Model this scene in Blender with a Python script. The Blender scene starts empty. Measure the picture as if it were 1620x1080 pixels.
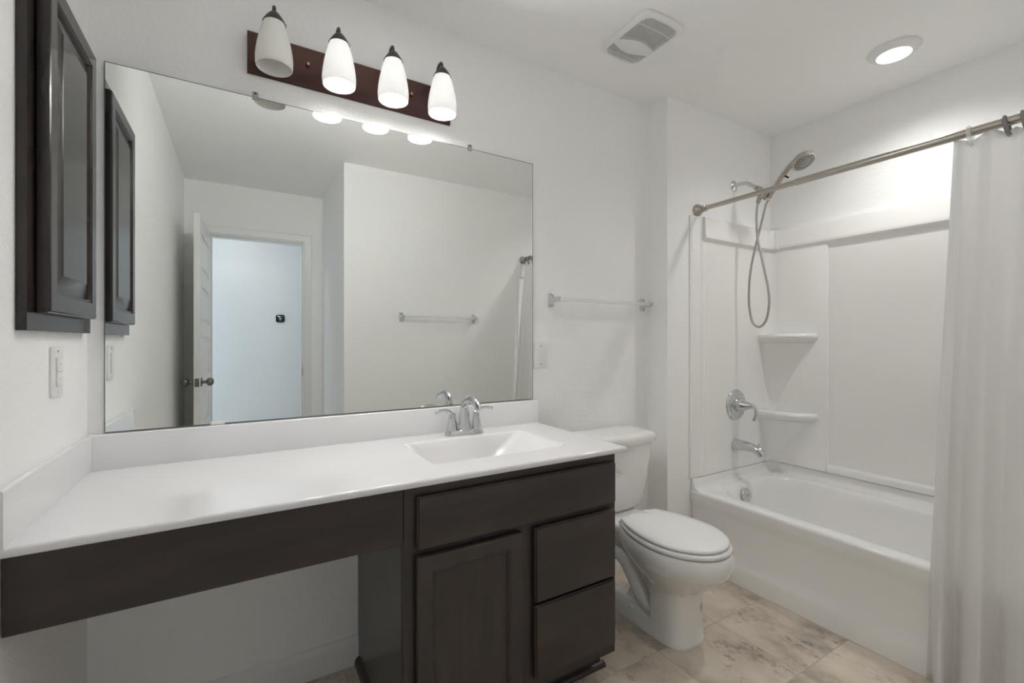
import bpy, bmesh, math, random
from mathutils import Vector, Matrix
random.seed(7)
C = bpy.context.scene.collection
PI = math.pi

# ------------------------------------------------------------------ camera
cam_d = bpy.data.cameras.new('camera'); cam = bpy.data.objects.new('camera', cam_d); C.objects.link(cam)
cam_d.sensor_width = 36.0; cam_d.sensor_fit = 'HORIZONTAL'
cam_d.lens = 36.0*717.76/1620.0
cam_d.shift_y = -0.78/1620.0
cam_d.clip_start = 0.02
cam.location = (0.3729, -1.7228, 1.1790)
cam.rotation_euler = (PI/2, 0, -math.radians(30.9124))
sc = bpy.context.scene
sc.camera = cam

# ------------------------------------------------------------------ world, exposure
w = bpy.data.worlds.new('world'); sc.world = w; w.use_nodes = True
bg = w.node_tree.nodes['Background']
bg.inputs[0].default_value = (0.62, 0.78, 1.0, 1); bg.inputs[1].default_value = 0.6
sc.view_settings.view_transform = 'Standard'
sc.view_settings.look = 'None'
sc.view_settings.gamma = 1.0
sc.view_settings.use_curve_mapping = False
sc.view_settings.exposure = 1.56
sc.cycles.max_bounces = 20
sc.cycles.diffuse_bounces = 16
sc.cycles.glossy_bounces = 6
sc.cycles.transmission_bounces = 8
sc.cycles.transparent_max_bounces = 8
sc.cycles.use_denoising = True
sc.cycles.sample_clamp_indirect = 12.0
sc.cycles.caustics_reflective = True
sc.cycles.caustics_refractive = False

BULB_W = 125.0      # radiance of the frosted bulbs inside the vanity shades
VANITY_W = 3.3      # each spot added in front of a lit vanity shade
LED_LAMP_W = 8.0   # the recessed lamp over the tub
LED_W = 3.0        # radiance of the recessed light's diffuser
# cool daylight coming along the hallway behind the door
ld = bpy.data.lights.new('hall_daylight', 'AREA'); ld.shape = 'RECTANGLE'; ld.size = 0.9; ld.size_y = 1.3
ld.energy = 2.0; ld.color = (0.66, 0.84, 1.0)
lo = bpy.data.objects.new('hall_daylight', ld); C.objects.link(lo)
lo.location = (-1.35, -3.22, 0.75); lo.rotation_euler = (0, -PI/2, 0)
# ceiling lamp of the hallway
ld = bpy.data.lights.new('hall_lamp', 'AREA'); ld.shape = 'DISK'; ld.size = 0.3
ld.energy = 0.85; ld.color = (1.0, 0.97, 0.92)
lo = bpy.data.objects.new('hall_lamp', ld); C.objects.link(lo); lo.location = (0.30, -3.15, 2.42)

# ------------------------------------------------------------------ materials
def mat(name, col, rough=0.5, metal=0.0, bump=None, coat=0.0, spec=0.5, trans=0.0, ior=1.5):
    m = bpy.data.materials.new(name); m.use_nodes = True
    nt = m.node_tree; b = nt.nodes['Principled BSDF']
    b.inputs['Base Color'].default_value = (*col, 1); b.inputs['Roughness'].default_value = rough
    b.inputs['Metallic'].default_value = metal; b.inputs['Coat Weight'].default_value = coat
    b.inputs['Coat Roughness'].default_value = 0.08
    b.inputs['Specular IOR Level'].default_value = spec; b.inputs['IOR'].default_value = ior
    b.inputs['Transmission Weight'].default_value = trans
    if bump:
        sc_, st, dist, det = bump
        tc = nt.nodes.new('ShaderNodeTexCoord'); n = nt.nodes.new('ShaderNodeTexNoise')
        n.inputs['Scale'].default_value = sc_; n.inputs['Detail'].default_value = det
        bp = nt.nodes.new('ShaderNodeBump'); bp.inputs['Strength'].default_value = st; bp.inputs['Distance'].default_value = dist
        nt.links.new(tc.outputs['Object'], n.inputs['Vector']); nt.links.new(n.outputs['Fac'], bp.inputs['Height'])
        nt.links.new(bp.outputs['Normal'], b.inputs['Normal'])
    return m

def wall_mat(name, col, sc1=70, st=0.5, dist=0.004):
    """painted orange-peel drywall"""
    m = mat(name, col, 0.62, spec=0.35); nt = m.node_tree; b = nt.nodes['Principled BSDF']
    tc = nt.nodes.new('ShaderNodeTexCoord')
    n = nt.nodes.new('ShaderNodeTexNoise'); n.inputs['Scale'].default_value = sc1; n.inputs['Detail'].default_value = 2
    n.inputs['Roughness'].default_value = 0.55
    r = nt.nodes.new('ShaderNodeValToRGB'); r.color_ramp.elements[0].position = 0.42; r.color_ramp.elements[1].position = 0.62
    bp = nt.nodes.new('ShaderNodeBump'); bp.inputs['Strength'].default_value = st; bp.inputs['Distance'].default_value = dist
    nt.links.new(tc.outputs['Object'], n.inputs['Vector']); nt.links.new(n.outputs['Fac'], r.inputs['Fac'])
    nt.links.new(r.outputs['Color'], bp.inputs['Height']); nt.links.new(bp.outputs['Normal'], b.inputs['Normal'])
    return m

def wood_mat(name, c1, c2, rough=0.33, axis='Z', specks=True):
    """dark stained wood with a faint grain and a few chips in the finish"""
    m = mat(name, c1, rough, spec=0.5); nt = m.node_tree; b = nt.nodes['Principled BSDF']
    tc = nt.nodes.new('ShaderNodeTexCoord'); mp = nt.nodes.new('ShaderNodeMapping')
    mp.inputs['Scale'].default_value = (3, 14, 14) if axis == 'X' else (14, 14, 3)
    n = nt.nodes.new('ShaderNodeTexNoise'); n.inputs['Scale'].default_value = 1.6; n.inputs['Detail'].default_value = 4
    r = nt.nodes.new('ShaderNodeValToRGB')
    r.color_ramp.elements[0].color = (*c1, 1); r.color_ramp.elements[1].color = (*c2, 1)
    r.color_ramp.elements[0].position = 0.3; r.color_ramp.elements[1].position = 0.75
    nt.links.new(tc.outputs['Object'], mp.inputs['Vector']); nt.links.new(mp.outputs['Vector'], n.inputs['Vector'])
    nt.links.new(n.outputs['Fac'], r.inputs['Fac'])
    out = r.outputs['Color']
    if specks:
        v = nt.nodes.new('ShaderNodeTexVoronoi'); v.inputs['Scale'].default_value = 11
        nt.links.new(tc.outputs['Object'], v.inputs['Vector'])
        n2 = nt.nodes.new('ShaderNodeTexNoise'); n2.inputs['Scale'].default_value = 260
        nt.links.new(tc.outputs['Object'], n2.inputs['Vector'])
        lt = nt.nodes.new('ShaderNodeMath'); lt.operation = 'LESS_THAN'; lt.inputs[1].default_value = 0.028
        nt.links.new(v.outputs['Distance'], lt.inputs[0])
        gt = nt.nodes.new('ShaderNodeMath'); gt.operation = 'GREATER_THAN'; gt.inputs[1].default_value = 0.52
        nt.links.new(n2.outputs['Fac'], gt.inputs[0])
        mu = nt.nodes.new('ShaderNodeMath'); mu.operation = 'MULTIPLY'
        nt.links.new(lt.outputs[0], mu.inputs[0]); nt.links.new(gt.outputs[0], mu.inputs[1])
        sep = nt.nodes.new('ShaderNodeSeparateColor'); nt.links.new(v.outputs['Color'], sep.inputs['Color'])
        g3 = nt.nodes.new('ShaderNodeMath'); g3.operation = 'GREATER_THAN'; g3.inputs[1].default_value = 0.75
        nt.links.new(sep.outputs['Red'], g3.inputs[0])
        m3 = nt.nodes.new('ShaderNodeMath'); m3.operation = 'MULTIPLY'
        nt.links.new(mu.outputs[0], m3.inputs[0]); nt.links.new(g3.outputs[0], m3.inputs[1])
        mx = nt.nodes.new('ShaderNodeMix'); mx.data_type = 'RGBA'
        nt.links.new(m3.outputs[0], mx.inputs['Factor']); nt.links.new(out, mx.inputs['A'])
        mx.inputs['B'].default_value = (0.3, 0.27, 0.24, 1)
        out = mx.outputs['Result']
    nt.links.new(out, b.inputs['Base Color'])
    return m

def floor_mat():
    m = mat('stone_vinyl', (0.5, 0.45, 0.38), 0.42, spec=0.4); nt = m.node_tree; b = nt.nodes['Principled BSDF']
    L = nt.links.new; N = nt.nodes.new
    tc = N('ShaderNodeTexCoord')
    br = N('ShaderNodeTexBrick'); br.offset = 0.0; br.squash = 1.0
    mpb = N('ShaderNodeMapping'); mpb.inputs['Location'].default_value = (-1.735, 0.530, 0)
    L(tc.outputs['Object'], mpb.inputs['Vector']); L(mpb.outputs['Vector'], br.inputs['Vector'])
    br.inputs['Scale'].default_value = 1.0; br.inputs['Brick Width'].default_value = 0.348; br.inputs['Row Height'].default_value = 0.337
    br.inputs['Mortar Size'].default_value = 0.0022; br.inputs['Mortar Smooth'].default_value = 0.3
    br.inputs['Color1'].default_value = (0, 0, 0, 1); br.inputs['Color2'].default_value = (1, 1, 1, 1); br.inputs['Mortar'].default_value = (0.5, 0.5, 0.5, 1)
    # every tile samples the stone at its own place
    off = N('ShaderNodeVectorMath'); off.operation = 'MULTIPLY_ADD'
    L(br.outputs['Color'], off.inputs[0]); off.inputs[1].default_value = (3.7, 5.1, 2.2)
    L(tc.outputs['Object'], off.inputs[2])
    mp = N('ShaderNodeMapping'); mp.inputs['Scale'].default_value = (1.25, 0.85, 1); L(off.outputs[0], mp.inputs['Vector'])
    n1 = N('ShaderNodeTexNoise'); n1.inputs['Scale'].default_value = 4.2; n1.inputs['Detail'].default_value = 7; n1.inputs['Roughness'].default_value = 0.6
    n1.inputs['Distortion'].default_value = 0.15
    L(mp.outputs['Vector'], n1.inputs['Vector'])
    r1 = N('ShaderNodeValToRGB'); e = r1.color_ramp.elements
    e[0].position = 0.36; e[0].color = (0.40, 0.355, 0.305, 1); e[1].position = 0.66; e[1].color = (0.76, 0.68, 0.585, 1)
    e2 = r1.color_ramp.elements.new(0.47); e2.color = (0.63, 0.55, 0.46, 1)
    L(n1.outputs['Fac'], r1.inputs['Fac'])
    n2 = N('ShaderNodeTexNoise'); n2.inputs['Scale'].default_value = 38; n2.inputs['Detail'].default_value = 5; n2.inputs['Roughness'].default_value = 0.7
    L(mp.outputs['Vector'], n2.inputs['Vector'])
    r2 = N('ShaderNodeValToRGB'); r2.color_ramp.elements[0].position = 0.36; r2.color_ramp.elements[0].color = (0.36, 0.335, 0.32, 1)
    r2.color_ramp.elements[1].position = 0.5; r2.color_ramp.elements[1].color = (1, 1, 1, 1)
    L(n2.outputs['Fac'], r2.inputs['Fac'])
    n3 = N('ShaderNodeTexNoise'); n3.inputs['Scale'].default_value = 5.5; n3.inputs['Detail'].default_value = 4
    mp3 = N('ShaderNodeMapping'); mp3.inputs['Location'].default_value = (7, 3, 0); mp3.inputs['Scale'].default_value = (1.5, 0.8, 1)
    L(off.outputs[0], mp3.inputs['Vector']); L(mp3.outputs['Vector'], n3.inputs['Vector'])
    r3 = N('ShaderNodeValToRGB'); r3.color_ramp.elements[0].position = 0.46; r3.color_ramp.elements[0].color = (0, 0, 0, 1)
    r3.color_ramp.elements[1].position = 0.64; r3.color_ramp.elements[1].color = (1, 1, 1, 1)
    L(n3.outputs['Fac'], r3.inputs['Fac'])
    mul = N('ShaderNodeMix'); mul.data_type = 'RGBA'; mul.blend_type = 'MULTIPLY'
    L(r3.outputs['Color'], mul.inputs['Factor']); L(r1.outputs['Color'], mul.inputs['A']); L(r2.outputs['Color'], mul.inputs['B'])
    seam = N('ShaderNodeMix'); seam.data_type = 'RGBA'
    sf = N('ShaderNodeMath'); sf.operation = 'MULTIPLY'; sf.inputs[1].default_value = 0.6
    L(br.outputs['Fac'], sf.inputs[0]); L(sf.outputs[0], seam.inputs['Factor']); L(mul.outputs['Result'], seam.inputs['A'])
    seam.inputs['B'].default_value = (0.36, 0.32, 0.285, 1)
    L(seam.outputs['Result'], b.inputs['Base Color'])
    bp = N('ShaderNodeBump'); bp.inputs['Strength'].default_value = 0.15; bp.inputs['Distance'].default_value = 0.002
    L(n2.outputs['Fac'], bp.inputs['Height']); L(bp.outputs['Normal'], b.inputs['Normal'])
    return m

def emit_mat(name, col, s):
    m = bpy.data.materials.new(name); m.use_nodes = True; nt = m.node_tree; nt.nodes.clear()
    e = nt.nodes.new('ShaderNodeEmission'); e.inputs[0].default_value = (*col, 1); e.inputs[1].default_value = s
    o = nt.nodes.new('ShaderNodeOutputMaterial'); nt.links.new(e.outputs[0], o.inputs[0])
    return m

def thin_mat(name, col, rough, transl, clear=0.0, tcol=(1, 1, 1), glow=0.0):
    """thin white glass or cloth: diffuse + translucent (+ see-through weave, + its own glow when lit)"""
    m = mat(name, col, rough, spec=0.4); nt = m.node_tree; b = nt.nodes['Principled BSDF']; o = nt.nodes['Material Output']
    t = nt.nodes.new('ShaderNodeBsdfTranslucent'); t.inputs[0].default_value = (*tcol, 1)
    x = nt.nodes.new('ShaderNodeMixShader'); x.inputs[0].default_value = transl
    nt.links.new(b.outputs[0], x.inputs[1]); nt.links.new(t.outputs[0], x.inputs[2]); out = x.outputs[0]
    if clear:
        tr = nt.nodes.new('ShaderNodeBsdfTransparent'); x2 = nt.nodes.new('ShaderNodeMixShader'); x2.inputs[0].default_value = clear
        nt.links.new(out, x2.inputs[1]); nt.links.new(tr.outputs[0], x2.inputs[2]); out = x2.outputs[0]
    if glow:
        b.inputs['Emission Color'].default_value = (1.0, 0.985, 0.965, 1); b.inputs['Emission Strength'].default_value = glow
    nt.links.new(out, o.inputs['Surface'])
    return m

M = dict(
    wall=wall_mat('wall_paint', (0.89, 0.89, 0.884), 75, 0.2, 0.003),
    ceiling=wall_mat('ceiling_paint', (0.89, 0.89, 0.884), 55, 0.2, 0.003),
    trim=mat('trim_paint', (0.80, 0.80, 0.79), 0.35),
    floor=floor_mat(),
    marble=mat('cultured_marble', (0.78, 0.775, 0.785), 0.10, coat=0.5, spec=0.5),
    acrylic=mat('white_acrylic', (0.86, 0.86, 0.845), 0.16, coat=0.4),
    porcelain=mat('porcelain', (0.83, 0.825, 0.81), 0.08, coat=0.6),
    seat=mat('seat_plastic', (0.84, 0.84, 0.835), 0.18),
    wood=wood_mat('espresso_wood', (0.032, 0.026, 0.023), (0.055, 0.039, 0.033), 0.34),
    wood_h=wood_mat('espresso_wood_across', (0.028, 0.023, 0.021), (0.055, 0.037, 0.032), 0.36, 'X'),
    wood_wall=wood_mat('espresso_wood_satin', (0.014, 0.011, 0.010), (0.034, 0.020, 0.017), 0.22, specks=False),
    wood_side=mat('espresso_veneer', (0.07, 0.07, 0.066), 0.26),
    chrome=mat('chrome', (0.66, 0.67, 0.68), 0.07, 1.0),
    nickel=mat('brushed_nickel', (0.50, 0.46, 0.42), 0.26, 1.0, bump=(400, 0.05, 0.001, 1)),
    pewter=mat('satin_pewter_knob', (0.26, 0.245, 0.22), 0.3, 1.0),
    steel=mat('hose_steel', (0.48, 0.46, 0.43), 0.3, 1.0),
    bronze=mat('bronze_metal', (0.085, 0.062, 0.056), 0.42, 0.6),
    plate_bronze=mat('bronze_plate', (0.075, 0.036, 0.030), 0.34, 0.65, bump=(120, 0.1, 0.001, 3)),
    copper=mat('copper_screw', (0.55, 0.27, 0.19), 0.3, 1.0),
    mirror=mat('silvered_glass', (0.86, 0.885, 0.865), 0.0, 1.0),
    mirror_edge=mat('mirror_edge', (0.10, 0.12, 0.11), 0.3),
    plastic=mat('white_plastic', (0.80, 0.80, 0.785), 0.3),
    clear=thin_mat('clear_plastic', (0.80, 0.81, 0.80), 0.08, 0.3, 0.55),
    grey_plastic=mat('grey_plastic', (0.22, 0.22, 0.215), 0.4),
    dark=mat('dark_gap', (0.05, 0.05, 0.05), 0.6),
    black=mat('black_plastic', (0.02, 0.024, 0.03), 0.15),
    screen=mat('thermostat_glass', (0.012, 0.017, 0.028), 0.08),
    screen_ink=emit_mat('lit_digits', (0.5, 0.62, 0.8), 0.55),
    ink=mat('blue_grey_ink', (0.10, 0.14, 0.17), 0.5),
    grey_face=mat('spray_face_grey', (0.30, 0.29, 0.27), 0.4),
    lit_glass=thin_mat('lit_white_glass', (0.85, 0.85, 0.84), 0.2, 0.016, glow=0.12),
    off_glass=thin_mat('white_glass', (0.90, 0.89, 0.86), 0.2, 0.15),
    bulb=emit_mat('lit_bulb', (1.0, 0.985, 0.955), BULB_W),
    bulb_off=mat('unlit_bulb', (0.82, 0.81, 0.78), 0.3),
    led=emit_mat('lit_diffuser', (1.0, 0.99, 0.975), LED_W),
    curtain=thin_mat('white_cloth', (0.88, 0.875, 0.87), 0.75, 0.34, 0.09),
)

# ------------------------------------------------------------------ mesh helpers
def add_box(bm, x0, x1, y0, y1, z0, z1, bev=0.0, seg=2, mt=None):
    r = bmesh.ops.create_cube(bm, size=1.0)
    vs = r['verts']
    for v in vs:
        v.co = Vector(((x0+x1)/2 + v.co.x*(x1-x0), (y0+y1)/2 + v.co.y*(y1-y0), (z0+z1)/2 + v.co.z*(z1-z0)))
    if mt: bmesh.ops.transform(bm, matrix=mt, verts=vs)
    if bev > 0:
        ed = list({e for v in vs for e in v.link_edges})
        bmesh.ops.bevel(bm, geom=ed, offset=bev, segments=seg, profile=0.5, affect='EDGES')
    return vs

def loft(bm, rings, cap0=True, cap1=True, closed=True):
    vr = [[bm.verts.new(p) for p in ring] for ring in rings]
    n = len(vr[0])
    for a, b in zip(vr[:-1], vr[1:]):
        for i in range(n if closed else n-1):
            j = (i+1) % n
            try: bm.faces.new((a[i], a[j], b[j], b[i]))
            except ValueError: pass
    if cap0:
        try: bm.faces.new(list(reversed(vr[0])))
        except ValueError: pass
    if cap1:
        try: bm.faces.new(vr[-1])
        except ValueError: pass
    return vr

def frame_for(d):
    d = d.normalized(); up = Vector((0, 0, 1)) if abs(d.z) < 0.9 else Vector((1, 0, 0))
    a = d.cross(up).normalized(); b = a.cross(d).normalized()
    return a, b

def lathe(bm, origin, axis, prof, n=32, cap0=True, cap1=True):
    """prof: list of (distance along axis, radius)"""
    o = Vector(origin); d = Vector(axis).normalized(); a, b = frame_for(d)
    rings = [[o + d*t + (a*math.cos(2*PI*i/n) + b*math.sin(2*PI*i/n))*max(r, 1e-4) for i in range(n)] for t, r in prof]
    return loft(bm, rings, cap0, cap1)

def spline(pts, n=8):
    """Catmull-Rom through the points"""
    P = [Vector(p) for p in pts]; P = [P[0]*2-P[1]] + P + [P[-1]*2-P[-2]]
    out = []
    for i in range(1, len(P)-2):
        for k in range(n):
            t = k/n; a, b, c, d = P[i-1], P[i], P[i+1], P[i+2]
            out.append(0.5*((2*b) + (c-a)*t + (2*a-5*b+4*c-d)*t*t + (3*b-3*c+d-a)*t**3))
    out.append(P[-2]); return out

def tube(bm, pts, rad, n=12, sx=1.0, cap=True):
    """rad: one number or a list of radii spread over the path"""
    P = [Vector(p) for p in pts]; m = len(P); rings = []
    prev = None
    for i, p in enumerate(P):
        d = (P[min(i+1, m-1)] - P[max(i-1, 0)]).normalized()
        if prev is None: a, b = frame_for(d)
        else:
            a = (prev - d*prev.dot(d)).normalized(); b = a.cross(d).normalized()
        prev = a
        if isinstance(rad, (list, tuple)):
            f = i/(m-1)*(len(rad)-1); k = min(int(f), len(rad)-2); r = rad[k] + (rad[k+1]-rad[k])*(f-k)
        else: r = rad
        rings.append([p + a*(r*sx*math.cos(2*PI*j/n)) + b*(r*math.sin(2*PI*j/n)) for j in range(n)])
    return loft(bm, rings, cap, cap)

def prism(bm, poly, fn):
    """extrude a 2-D polygon: fn(u, v, k) -> 3-D point, for k = 0 and 1"""
    return loft(bm, [[fn(u, v, 0) for u, v in poly], [fn(u, v, 1) for u, v in poly]])

def rrect(x0, x1, y0, y1, r, n=6):
    """rounded rectangle as a list of (x, y), 4*(n+1) points, anticlockwise; r is a number or four (x0y0, x1y0, x1y1, x0y1)"""
    R = r if isinstance(r, (list, tuple)) else (r,)*4
    out = []
    for (cx, cy, sx, sy, a0, rr) in ((x0, y0, 1, 1, PI, R[0]), (x1, y0, -1, 1, 1.5*PI, R[1]), (x1, y1, -1, -1, 0, R[2]), (x0, y1, 1, -1, 0.5*PI, R[3])):
        ox, oy = cx+sx*rr, cy+sy*rr
        for k in range(n+1):
            a = a0 + 0.5*PI*k/n
            out.append((ox+rr*math.cos(a), oy+rr*math.sin(a)))
    return out

def obj(name, bm, m, parent=None, smooth=35, loc=None, recalc=True):
    if recalc: bmesh.ops.recalc_face_normals(bm, faces=bm.faces[:])
    me = bpy.data.meshes.new(name)
    o = bpy.data.objects.new(name, me)
    if parent is not None:
        off = parent.location.copy(); q = parent.parent
        while q is not None: off += q.location; q = q.parent
        o.parent = parent
        if loc is None: bmesh.ops.translate(bm, vec=-off, verts=bm.verts[:])
    elif loc is not None:
        bmesh.ops.translate(bm, vec=-Vector(loc), verts=bm.verts[:]); o.location = loc
    bm.to_mesh(me); bm.free()
    for mm in (m if isinstance(m, (list, tuple)) else [m]): me.materials.append(mm)
    if smooth:
        for p in me.polygons: p.use_smooth = True
        me.set_sharp_from_angle(angle=math.radians(smooth))
    C.objects.link(o); return o

def thing(name, label, cat, loc, group=None):
    o = bpy.data.objects.new(name, None); o.empty_display_size = 0.05; o.location = loc; C.objects.link(o)
    o['label'] = label; o['category'] = cat
    if group: o['group'] = group
    return o

def tag(o, label, cat, group=None):
    o['label'] = label; o['category'] = cat
    if group: o['group'] = group
    return o

def struct(name, bm, m, parent=None, smooth=35):
    o = obj(name, bm, m, parent, smooth)
    if parent is None: o['kind'] = 'structure'
    return o

def dup(root, loc, rotz, label, group=None):
    r = root.copy(); C.objects.link(r); r.location = loc; r.rotation_euler = (0, 0, rotz); r['label'] = label
    if group: r['group'] = group
    for ch in list(root.children):
        c = ch.copy(); C.objects.link(c); c.parent = r
        for g in ch.children:
            d = g.copy(); C.objects.link(d); d.parent = c
    return r

def lamp(name, loc, aim, watts, cone, rad):
    l = bpy.data.lights.new(name, 'SPOT'); l.energy = watts; l.spot_size = math.radians(cone); l.spot_blend = 1.0
    l.shadow_soft_size = rad; l.color = (1.0, 0.985, 0.96)
    o = bpy.data.objects.new(name, l); C.objects.link(o); o.location = loc
    o.rotation_euler = Vector(aim).to_track_quat('-Z', 'Y').to_euler(); return o

def B(): return bmesh.new()

# ------------------------------------------------------------------ the setting
H = 2.44; JX = 2.257; JY = -0.1318; AX = 3.1932; FY = -1.6418; RX = 1.0; RY = -2.606; TX = 2.436
HY0 = RY-0.115; HALL = -3.72

bm = B(); add_box(bm, -1.5, AX+0.1, HALL-0.1, 0.1, -0.1, 0.0); struct('floor', bm, M['floor'], smooth=0)
bm = B(); add_box(bm, -1.5, AX+0.1, HALL-0.1, 0.1, H, H+0.1); struct('ceiling', bm, M['ceiling'], smooth=0)
bm = B(); add_box(bm, -0.1, JX, 0.0, 0.1, 0, H); struct('wall_back', bm, M['wall'], smooth=0)
bm = B(); add_box(bm, JX, AX+0.1, JY, 0.1, 0, H); struct('wall_tub_end', bm, M['wall'], smooth=0)
bm = B(); add_box(bm, AX, AX+0.1, FY, JY, 0, H); struct('wall_right', bm, M['wall'], smooth=0)
bm = B(); add_box(bm, -0.1, 0.0, RY, 0.0, 0, H); struct('wall_left', bm, M['wall'], smooth=0)
bm = B(); add_box(bm, RX, AX+0.1, HY0, FY, 0, H); struct('wall_front', bm, M['wall'], smooth=0)
DX0, DX1, DZ = 0.150, 0.858, 2.045      # door opening
bm = B()
add_box(bm, -1.5, DX0, HY0, RY, 0, H); add_box(bm, DX1, RX, HY0, RY, 0, H); add_box(bm, DX0, DX1, HY0, RY, DZ, H)
struct('wall_rear', bm, M['wall'], smooth=0)
bm = B(); add_box(bm, -1.5, AX+0.1, HALL-0.1, HALL, 0, H); struct('wall_hall', bm, M['wall'], smooth=0)
bm = B(); add_box(bm, 2.2, 2.3, HALL, HY0, 0, H); struct('wall_hall_end', bm, M['wall'], smooth=0)

BASE = [(0, 0), (0.013, 0), (0.013, 0.062), (0.011, 0.068), (0.011, 0.078), (0.0075, 0.086), (0.0065, 0.094), (0.004, 0.101), (0, 0.103)]
bm = B(); prism(bm, BASE, lambda u, v, k: (0.0 + k*0.7455, -u, v)); struct('baseboard_back', bm, M['trim'], smooth=20)
bm = B(); prism(bm, BASE, lambda u, v, k: (1.50 + k*(JX-1.50), -u, v)); struct('baseboard_back_toilet', bm, M['trim'], smooth=20)
bm = B(); prism(bm, BASE, lambda u, v, k: (u, -0.014 - k*2.5, v)); struct('baseboard_left', bm, M['trim'], smooth=20)
bm = B(); prism(bm, BASE, lambda u, v, k: (RX + k*(2.36-RX), FY+u, v)); struct('baseboard_front', bm, M['trim'], smooth=20)
bm = B(); prism(bm, BASE, lambda u, v, k: (RX-u, FY - k*(FY-RY), v)); struct('baseboard_recess', bm, M['trim'], smooth=20)
bm = B(); prism(bm, BASE, lambda u, v, k: (-1.45 + k*3.6, HALL+u, v)); struct('baseboard_hall', bm, M['trim'], smooth=20)

# door jamb and casing
bm = B()
add_box(bm, DX0, DX0+0.018, HY0, RY, 0, DZ-0.0); add_box(bm, DX1-0.018, DX1, HY0, RY, 0, DZ); add_box(bm, DX0+0.018, DX1-0.018, HY0, RY, DZ-0.018, DZ)
add_box(bm, DX0+0.018, DX0+0.029, HY0+0.02, RY-0.037, 0, DZ-0.018); add_box(bm, DX1-0.029, DX1-0.018, HY0+0.02, RY-0.037, 0, DZ-0.018)
add_box(bm, DX0+0.029, DX1-0.029, HY0+0.02, RY-0.037, DZ-0.029, DZ-0.018)
jamb = struct('trim_1', bm, M['trim'], smooth=0)
bm = B(); add_box(bm, DX1-0.0195, DX1-0.0175, RY-0.036, RY-0.004, 0.875, 0.945)
obj('strike_plate', bm, M['pewter'], jamb, 0)
bm = B()
CAS = [(0.0, 0.0), (0.0, 0.009), (0.006, 0.011), (0.02, 0.012), (0.032, 0.015), (0.05, 0.017), (0.057, 0.014), (0.057, 0.0)]
# the profile swept up one side, across and down the other with mitred corners
x0, x1, zt = DX0+0.006, DX1-0.006, DZ-0.006
path = lambda u, d: [(x0-u, RY+d, 0.0), (x0-u, RY+d, zt+u), (x1+u, RY+d, zt+u), (x1+u, RY+d, 0.0)]
cols = [path(u, d) for u, d in CAS]
loft(bm, [[cols[i][k] for i in range(len(CAS))] for k in range(4)])
struct('trim_2', bm, M['trim'], smooth=20)

# door leaf: five raised panels, opened a little past ninety degrees against the left wall
leaf_rot = Matrix.Translation((DX0+0.021, RY+0.003, 0)) @ Matrix.Rotation(math.radians(92.1), 4, 'Z')
bm = B(); W = 0.70; T = 0.035
add_box(bm, 0.002, W-0.002, 0.009, T-0.009, 0.014, 2.020, mt=leaf_rot)          # local x along the leaf, y through it
rails = [0.012, 0.215, 0.520, 0.605, 0.862, 0.932, 1.204, 1.296, 1.545, 1.645, 1.905, 2.022]
add_box(bm, 0, 0.105, 0, T, 0.012, 2.022, 0.0015, 1, leaf_rot); add_box(bm, W-0.105, W, 0, T, 0.012, 2.022, 0.0015, 1, leaf_rot)
for a, b_ in zip(rails[0::2], rails[1::2]): add_box(bm, 0.104, W-0.104, 0, T, a, b_, 0.003, 2, leaf_rot)
for a, b_ in zip(rails[1:-1:2], rails[2::2]): add_box(bm, 0.140, W-0.140, 0.0025, T-0.0025, a+0.035, b_-0.035, 0.003, 1, leaf_rot)
door = struct('door_1', bm, M['trim'], smooth=20)
for s in (0, 1):
    y = -0.0 if s == 0 else T; sg = -1 if s == 0 else 1
    o_ = leaf_rot @ Vector((W-0.06, y, 0.905)); ax = (leaf_rot.to_3x3() @ Vector((0, sg, 0)))
    bm = B()
    lathe(bm, o_, ax, [(0, 0.031), (0.004, 0.031), (0.007, 0.026), (0.009, 0.012), (0.024, 0.0095), (0.030, 0.012), (0.034, 0.020), (0.042, 0.0265), (0.052, 0.028), (0.062, 0.0245), (0.070, 0.016), (0.073, 0.001)], 24)
    obj('door_knob', bm, M['pewter'], door, 40)
bm = B(); add_box(bm, W-0.001, W+0.0015, 0.005, T-0.005, 0.877, 0.933, 0.002, 1, leaf_rot); add_box(bm, W, W+0.006, 0.011, T-0.011, 0.893, 0.917, 0.002, 1, leaf_rot)
obj('latch_plate', bm, M['pewter'], door, 30)

# ------------------------------------------------------------------ vanity cabinet
CX0, CX1, CYF, CZT = 0.745, 1.497, -0.545, 0.790
van = thing('vanity_cabinet', 'dark espresso vanity cabinet with one door and two drawers under the sink', 'cabinet', ((CX0+CX1)/2, -0.28, 0))
bm = B()
add_box(bm, CX0, CX0+0.016, CYF+0.019, -0.002, 0.0, CZT)                    # left side runs to the floor
prof = [(-0.002, 0.0), (-0.47, 0.0), (-0.47, 0.095), (CYF+0.019, 0.095), (CYF+0.019, CZT), (-0.002, CZT)]
prism(bm, prof, lambda u, v, k: (CX1-0.016+0.016*k, u, v))                  # right side with its toe notch
add_box(bm, CX0+0.016, CX1-0.016, CYF+0.019, -0.004, 0.095, 0.111)          # floor of the box
add_box(bm, CX0+0.016, CX1-0.016, -0.012, -0.003, 0.111, CZT)               # back
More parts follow.
